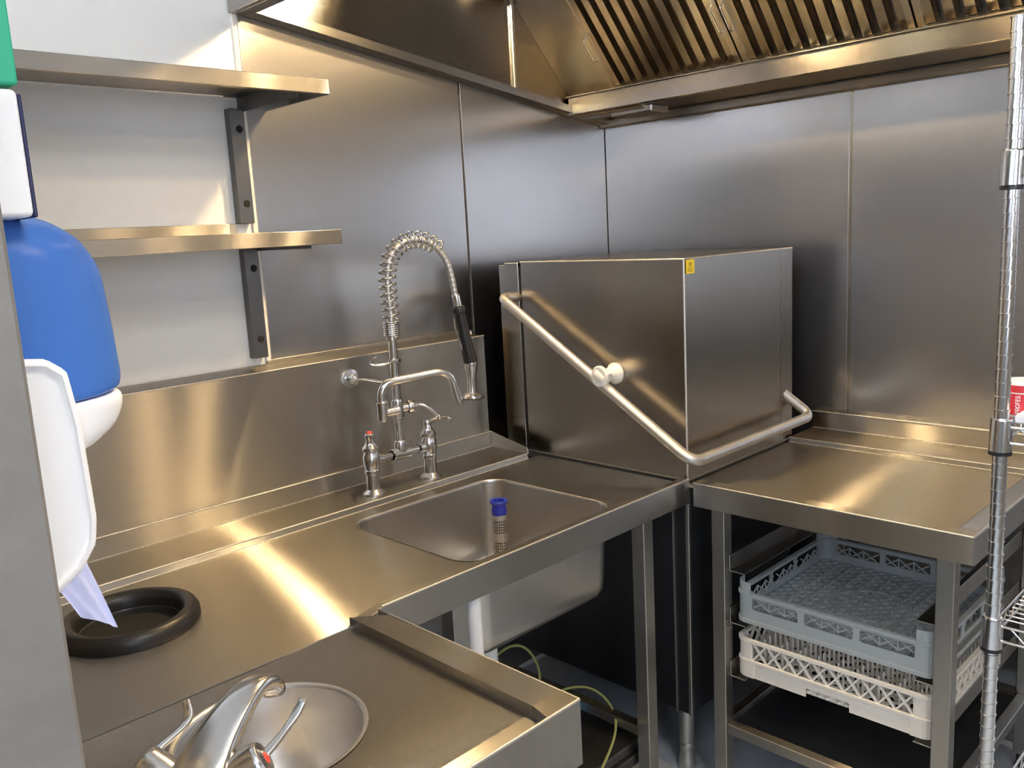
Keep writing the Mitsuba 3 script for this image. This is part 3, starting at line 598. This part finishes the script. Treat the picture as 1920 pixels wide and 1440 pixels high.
for s in (-1, 1):
    hb = np.array(mp(s * .040, .012, .052)); ha = e1 * s * .80 + np.array([0, 0, .42]) + e2 * .22
    V = obj('handle', lathe([(.0005, -.012), (.0225, -.010), (.0245, 0), (.0255, .004), (.0255, .034), (.0235, .040), (.0200, .0425), (.0005, .044)], hb, ha, 28), 'chrome', MT, smooth=40)
    hn = ha / np.linalg.norm(ha); tip = hb + hn * .036
    if s > 0: lev = smooth_path([tip + e2 * .012, tip + e1 * .016 + e2 * .038 + np.array([0, 0, .010]), tip + e1 * .030 + e2 * .066 + np.array([0, 0, .024]), tip + e1 * .036 + e2 * .080 + np.array([0, 0, .034])], 16)
    else: lev = smooth_path([tip + e2 * .010, tip + e1 * .018 + e2 * .040 + np.array([0, 0, .014]), tip + e1 * .030 + e2 * .062 + np.array([0, 0, .022]), tip + e1 * .024 + e2 * .080 + np.array([0, 0, .040])], 16)
    obj('lever', flat_sweep(lev, np.interp(np.linspace(0, 1, 16), [0, .5, .8, 1], [.0065, .0045, .0065, .0055]), np.full(16, .0036), 12), 'chrome', V, smooth=True)
    if s > 0: obj('dot', lathe([(.0005, .0012), (.0075, .0008), (.0085, -.004)], hb + hn * .0435, hn, 18), 'red_dot', V, label='red hot water dot')

# ================================================================ dispensers on the partition
DP = thing('towel_dispenser', 'blue and white centre-feed paper dispenser hanging on the partition at the left', 'paper dispenser')
ya, yb = -1.275, -1.045
def profile_solid(pts, y0, y1, r=.02, na=6):
    p = sg.Polygon(pts); p = p.buffer(-.008).buffer(.008, 12)   # rounded edges by stacked outlines
    a = np.linspace(0, np.pi / 2, na); layers = []
    for q in a: layers.append((y0 + r * (1 - math.sin(q)), r * (1 - math.cos(q))))
    layers = layers + [(y1 - (y - y0), ins) for y, ins in reversed(layers)]
    N = 96; rings = []
    for y, ins in layers:
        g = p.buffer(-ins) if ins > 1e-6 else p
        L = np.array([g.exterior.interpolate(t, normalized=True).coords[0] for t in np.arange(N) / N])
        ang = np.arctan2(L[:, 1] - L[:, 1].mean(), L[:, 0] - L[:, 0].mean()); k0 = np.argmin(abs(ang)); L = np.roll(L, -k0, axis=0)
        rings.append(np.stack([L[:, 0], np.full(N, y), L[:, 1]], 1))
    v = np.vstack(rings); f = []
    for i in range(len(rings) - 1):
        for k in range(N):
            k2 = (k + 1) % N; f += [(i * N + k, i * N + k2, (i + 1) * N + k2), (i * N + k, (i + 1) * N + k2, (i + 1) * N + k)]
    v = np.vstack([v, rings[0].mean(0), rings[-1].mean(0)])
    for k in range(N): k2 = (k + 1) % N; f += [(len(v) - 2, k2, k), (len(v) - 1, (len(rings) - 1) * N + k, (len(rings) - 1) * N + k2)]
    t = trimesh.Trimesh(v, f, process=False)
    if t.volume < 0: t.invert()
    return t
def bulged(pts, y0, y1, n=3.2, zc=None, m=64, k=25):
    """A profile (x, z) swept from y0 to y1 and drawn back to the wall, and down to zc, towards both ends."""
    pts = np.array(pts); s = np.sin(np.linspace(-np.pi / 2, np.pi / 2, k)); L = np.r_[0, np.cumsum(np.linalg.norm(np.diff(pts, axis=0), axis=1))]
    q = np.stack([np.interp(np.linspace(0, L[-1], m), L, pts[:, c]) for c in (0, 1)], 1)
    for _ in range(3): q[1:-1] = (q[:-2] + 2 * q[1:-1] + q[2:]) / 4
    yc, W = (y0 + y1) / 2, (y1 - y0) / 2; rows = []
    for t in s:
        f = max(1 - abs(t) ** n, 0) ** (1 / n); r = q.copy()
        r[:, 0] = PX + .0005 + (q[:, 0] - PX) * f
        if zc is not None: r[:, 1] = np.where(q[:, 1] > zc, zc + (q[:, 1] - zc) * (.35 + .65 * f), q[:, 1])
        rows.append(np.stack([r[:, 0], np.full(m, yc + W * t), r[:, 1]], 1))
    v = np.vstack(rows); F = []
    for i in range(k - 1):
        for j in range(m):
            j2 = (j + 1) % m; F += [(i * m + j, (i + 1) * m + j, (i + 1) * m + j2), (i * m + j, (i + 1) * m + j2, i * m + j2)]
    t = trimesh.Trimesh(v, F, process=False)
    if t.volume < 0: t.invert()
    return t
cover = [(PX + .001, 1.620), (-2.40, 1.619), (-2.350, 1.609), (-2.320, 1.590), (-2.303, 1.560), (-2.298, 1.50), (-2.295, 1.437), (-2.36, 1.436), (PX + .001, 1.436)]
obj('cover', bulged(cover, ya + .004, yb - .004, 2.6, 1.54), 'blue_plastic', DP, smooth=50)
obj('chassis', profile_solid([(PX + .001, 1.49), (-2.392, 1.483), (-2.376, 1.470), (-2.370, 1.42), (-2.368, 1.33), (-2.372, 1.305), (-2.386, 1.285), (-2.41, 1.268), (PX + .001, 1.262)], ya - .012, ya + .06, .006), 'white_plastic', DP, smooth=50)
obj('roll_bowl', bulged([(PX + .001, 1.4355), (-2.297, 1.4355), (-2.297, 1.424), (-2.306, 1.404), (-2.330, 1.388), (-2.37, 1.380), (PX + .001, 1.376)], ya + .008, yb - .008, 2.8), 'white_plastic', DP, smooth=50)
obj('back_plate', cbox(PX + .001, -2.352, -1.175, yb - .03, 1.246, 1.36, .006), 'off_white', DP)
# paper hanging out
def sheet(P4, nu=14, nv=14, amp=.004, t=.0006):
    a, b, c, d = [np.array(q, float) for q in P4]; g = []
    for i in range(nu):
        for j in range(nv):
            u, v = i / (nu - 1), j / (nv - 1); q = (1 - v) * ((1 - u) * a + u * b) + v * ((1 - u) * d + u * c)
            w = amp * (math.sin(u * 9 + v * 3) + .6 * math.sin(u * 17 - v * 5)) * (.3 + v); g.append(q + np.array([.6, -.8, 0]) * w)
    f = []
    for i in range(nu - 1):
        for j in range(nv - 1): A = i * nv + j; f += [(A, A + 1, A + nv + 1), (A, A + nv + 1, A + nv)]
    return trimesh.Trimesh(np.array(g), f, process=False)
tag(obj('paper_towel', sheet([(-2.412, -1.165, 1.300), (-2.358, -1.165, 1.290), (-2.334, -1.20, 1.182), (-2.372, -1.195, 1.208)], amp=.0022), 'blue_paper', smooth=True), 'pale blue paper sheet hanging down out of the dispenser over the black ring', 'paper towel')
WB = thing('white_box', 'white wall box with a dark right seam just above the blue dispenser', 'dispenser')
obj('body', rbox(PX + .001, -2.3855, -1.29, -1.07, 1.606, 1.712, .005, 6), 'white_plastic', WB, smooth=40)
obj('side_cover', rbox(-2.3850, -2.3815, -1.285, -1.075, 1.606, 1.709, .0015, 4), 'seam_navy', WB, smooth=40)
GS = thing('green_sign', 'plain green box fixed to the partition above the white box', 'first aid box')
obj('body', rbox(PX + .001, -2.3822, -1.285, -1.08, 1.716, 1.95, .003, 6), 'green_plastic', GS, smooth=40)

# ================================================================ under the sink table
WP = thing('waste_pipe', 'white plastic waste pipe below the sink bowl', 'pipe')
obj('pipe', tube(fillet([(-1.30, -.62, .645), (-1.30, -.62, .40), (-1.30, -.3, .36), (-1.30, -.14, .36)], .06), .026, 18), 'pale_pipe', WP, smooth=40)
obj('nut', lathe([(.026, .60), (.034, .602), (.034, .63), (.026, .632)], (-1.30, -.62, 0)), 'pale_pipe', WP)
tag(obj('upright_tube', tube([(-1.505, -.815, .83), (-1.505, -.815, .40)], .0165, 18), 'pale_pipe', smooth=40), 'white upright tube beside the front left corner of the sink bowl', 'pipe')  # plain white upright cylinder at the bowl corner
def cable(pts, r, mat, label):
    return tag(obj('cable', tube(smooth_path(pts, 50), r, 8), mat, smooth=True), label, 'cable')
cable([(-1.05, -.45, .175), (-.93, -.50, .24), (-.885, -.60, .265), (-.90, -.68, .245), (-1.0, -.76, .215), (-1.10, -.80, .20)], .0038, 'cable_green', 'yellow-green cable arching over the low shelf in front of the blue bag')
cable([(-1.0, -.30, .20), (-1.0, -.34, .34), (-.96, -.38, .36), (-.93, -.40, .33), (-.93, -.42, .22)], .0045, 'cable_green', 'yellow-green hose loop behind the corner of the hand wash counter')
cable([(-1.20, -.45, .62), (-1.17, -.40, .5), (-1.13, -.36, .36), (-1.10, -.32, .2)], .005, 'steel_dark', 'dark thin cable hanging below the sink bowl')
tag(obj('blue_bag', rbox(-1.02, -.93, -.56, -.38, .161, .205, .018, 8), 'blue_pouch', smooth=40), 'flat blue pouch lying on the low shelf under the sink', 'bag')
PB = thing('pump_box', 'dark flat box on the low shelf under the sink', 'box')
obj('body', cbox(-1.35, -.90, -.775, -.60, .161, .19, .004), 'steel_dark', PB, grain='x')
obj('plug', cbox(-.888, -.868, -.72, -.68, .161, .22, .004), 'black_plastic', PB)

# ================================================================ chrome wire shelving at the right
WS = thing('wire_shelving', 'chrome wire shelving unit with ringed posts at the right edge', 'shelving')
PXs, PYs, DEP, LEN = -.900, -1.634, .45, 1.2
posts = [(PXs, PYs), (PXs + DEP, PYs), (PXs, PYs - LEN), (PXs + DEP, PYs - LEN)]
prof = []
z = .06
pr = .0128
while z < 1.882:
    prof += [(pr, z + .0016), (pr, z + .0230), (pr + .0014, z + .0236), (pr + .0014, z + .0250), (pr, z + .0256)]
    z += .0254
for x, y in posts:
    obj('post', lathe([(.0005, .05), (pr, .05)] + prof + [(pr, 1.886), (.010, 1.890), (.0005, 1.891)], (x, y, 0), n=20), 'chrome', WS, smooth=25)
    obj('foot', lathe([(.0005, 0), (.018, 0), (.018, .02), (.010, .03), (.010, .05)], (x, y, 0)), 'black_plastic', WS)
for zs in (1.638, 1.156, .766, .36):
    ox, oy = .004, .004
    SH = obj('wire_shelf', [tube([(a[0], a[1], zs + dz), (b[0], b[1], zs + dz)], .0032, 8) for a, b in ((posts[0], posts[1]), (posts[2], posts[3]), (posts[0], posts[2]), (posts[1], posts[3])) for dz in (.014, -.016)], 'chrome', WS)
    zig = []
    for a, b in ((posts[0], posts[2]), (posts[0], posts[1])):
        n = int(np.hypot(a[0] - b[0], a[1] - b[1]) / .03); q = [np.r_[np.array(a) + (np.array(b) - np.array(a)) * k / n, zs + (.014 if k % 2 else -.016)] for k in range(1, n)]
        zig.append(tube(np.array(q), .0018, 6))
    obj('zigzag', zig, 'chrome', SH)
    stuff(obj('wires', [tube([(x, PYs - .01, zs + .018), (x, PYs - LEN + .01, zs + .018)], .0016, 6) for x in np.arange(PXs + .025, PXs + DEP - .01, .022)]
              + [tube([(PXs, y, zs + .0145), (PXs + DEP, y, zs + .0145)], .0028, 6) for y in (PYs - .3, PYs - .6, PYs - .9)], 'chrome', SH))
    for x, y in posts:
        obj('collar', lathe([(.0132, zs - .034), (.0195, zs - .032), (.0185, zs + .026), (.0165, zs + .030), (.0132, zs + .030)], (x, y, 0), n=24), 'chrome', WS)
        obj('collar_ring', lathe([(.0134, zs - .040), (.0198, zs - .039), (.0198, zs - .033), (.0134, zs - .032)], (x, y, 0), n=24), 'black_plastic', WS)
TR = thing('tape_roll', 'small white roll with a red printed label standing on the chrome wire shelf', 'tape roll')
tc = np.array([-.811, -1.645, 1.1765])
obj('roll', lathe([(.0005, 0), (.031, 0), (.035, .004), (.036, .010), (.036, .058), (.035, .064), (.031, .068), (.018, .068), (.018, .05), (.0005, .05)], tc, n=40), 'white_plastic', TR, smooth=40)
def band(a0, a1, z0, z1, r, n=30):
    a = np.radians(np.linspace(a0, a1, n)); v = []; f = []
    for t in a: v += [tc + np.array([r * math.cos(t), r * math.sin(t), z0]), tc + np.array([r * math.cos(t), r * math.sin(t), z1])]
    for k in range(n - 1): f += [(2 * k, 2 * k + 2, 2 * k + 3), (2 * k, 2 * k + 3, 2 * k + 1)]
    return trimesh.Trimesh(np.array(v), f, process=False)
lab = obj('label', band(158, 340, .006, .062, .0364), 'red_vinyl', TR, smooth=True, label='red printed label')
obj('stripe', band(158, 340, .046, .0485, .0367), 'paper_white', lab, smooth=True)
tm = meshkit.text_mesh('PROFES', .0075, .0012, bold=True)
tm.apply_translation([0, 0, 0])
az = math.radians(180); nn_ = np.array([math.cos(az), math.sin(az), 0]); left = np.array([math.sin(az), -math.cos(az), 0])
M = np.eye(4); M[:3, :3] = np.column_stack([[0, 0, 1.0], left, nn_]); M[:3, 3] = tc + nn_ * .0358 + np.array([0, 0, .008]) - left * .004
sc_ = .034 / (tm.bounds[1][0] - tm.bounds[0][0]); tm.apply_scale([sc_, 1, 1]); tm.apply_transform(M)
obj('lettering', tm, 'paper_white', lab, smooth=False)
tag(obj('paper_pad', rbox(-.890, -.842, -1.80, -1.652, 1.1762, 1.192, .004, 5), 'paper_white', smooth=40), 'white folded pad lying on the wire shelf in front of the tape roll', 'paper pad')
tag(obj('floor_pipe', tube([(-.30, -1.66, .30), (-.30, -2.9, .30)], .03, 18), 'pale_pipe', smooth=40), 'pale thick pipe running low behind the wire shelving', 'pipe')
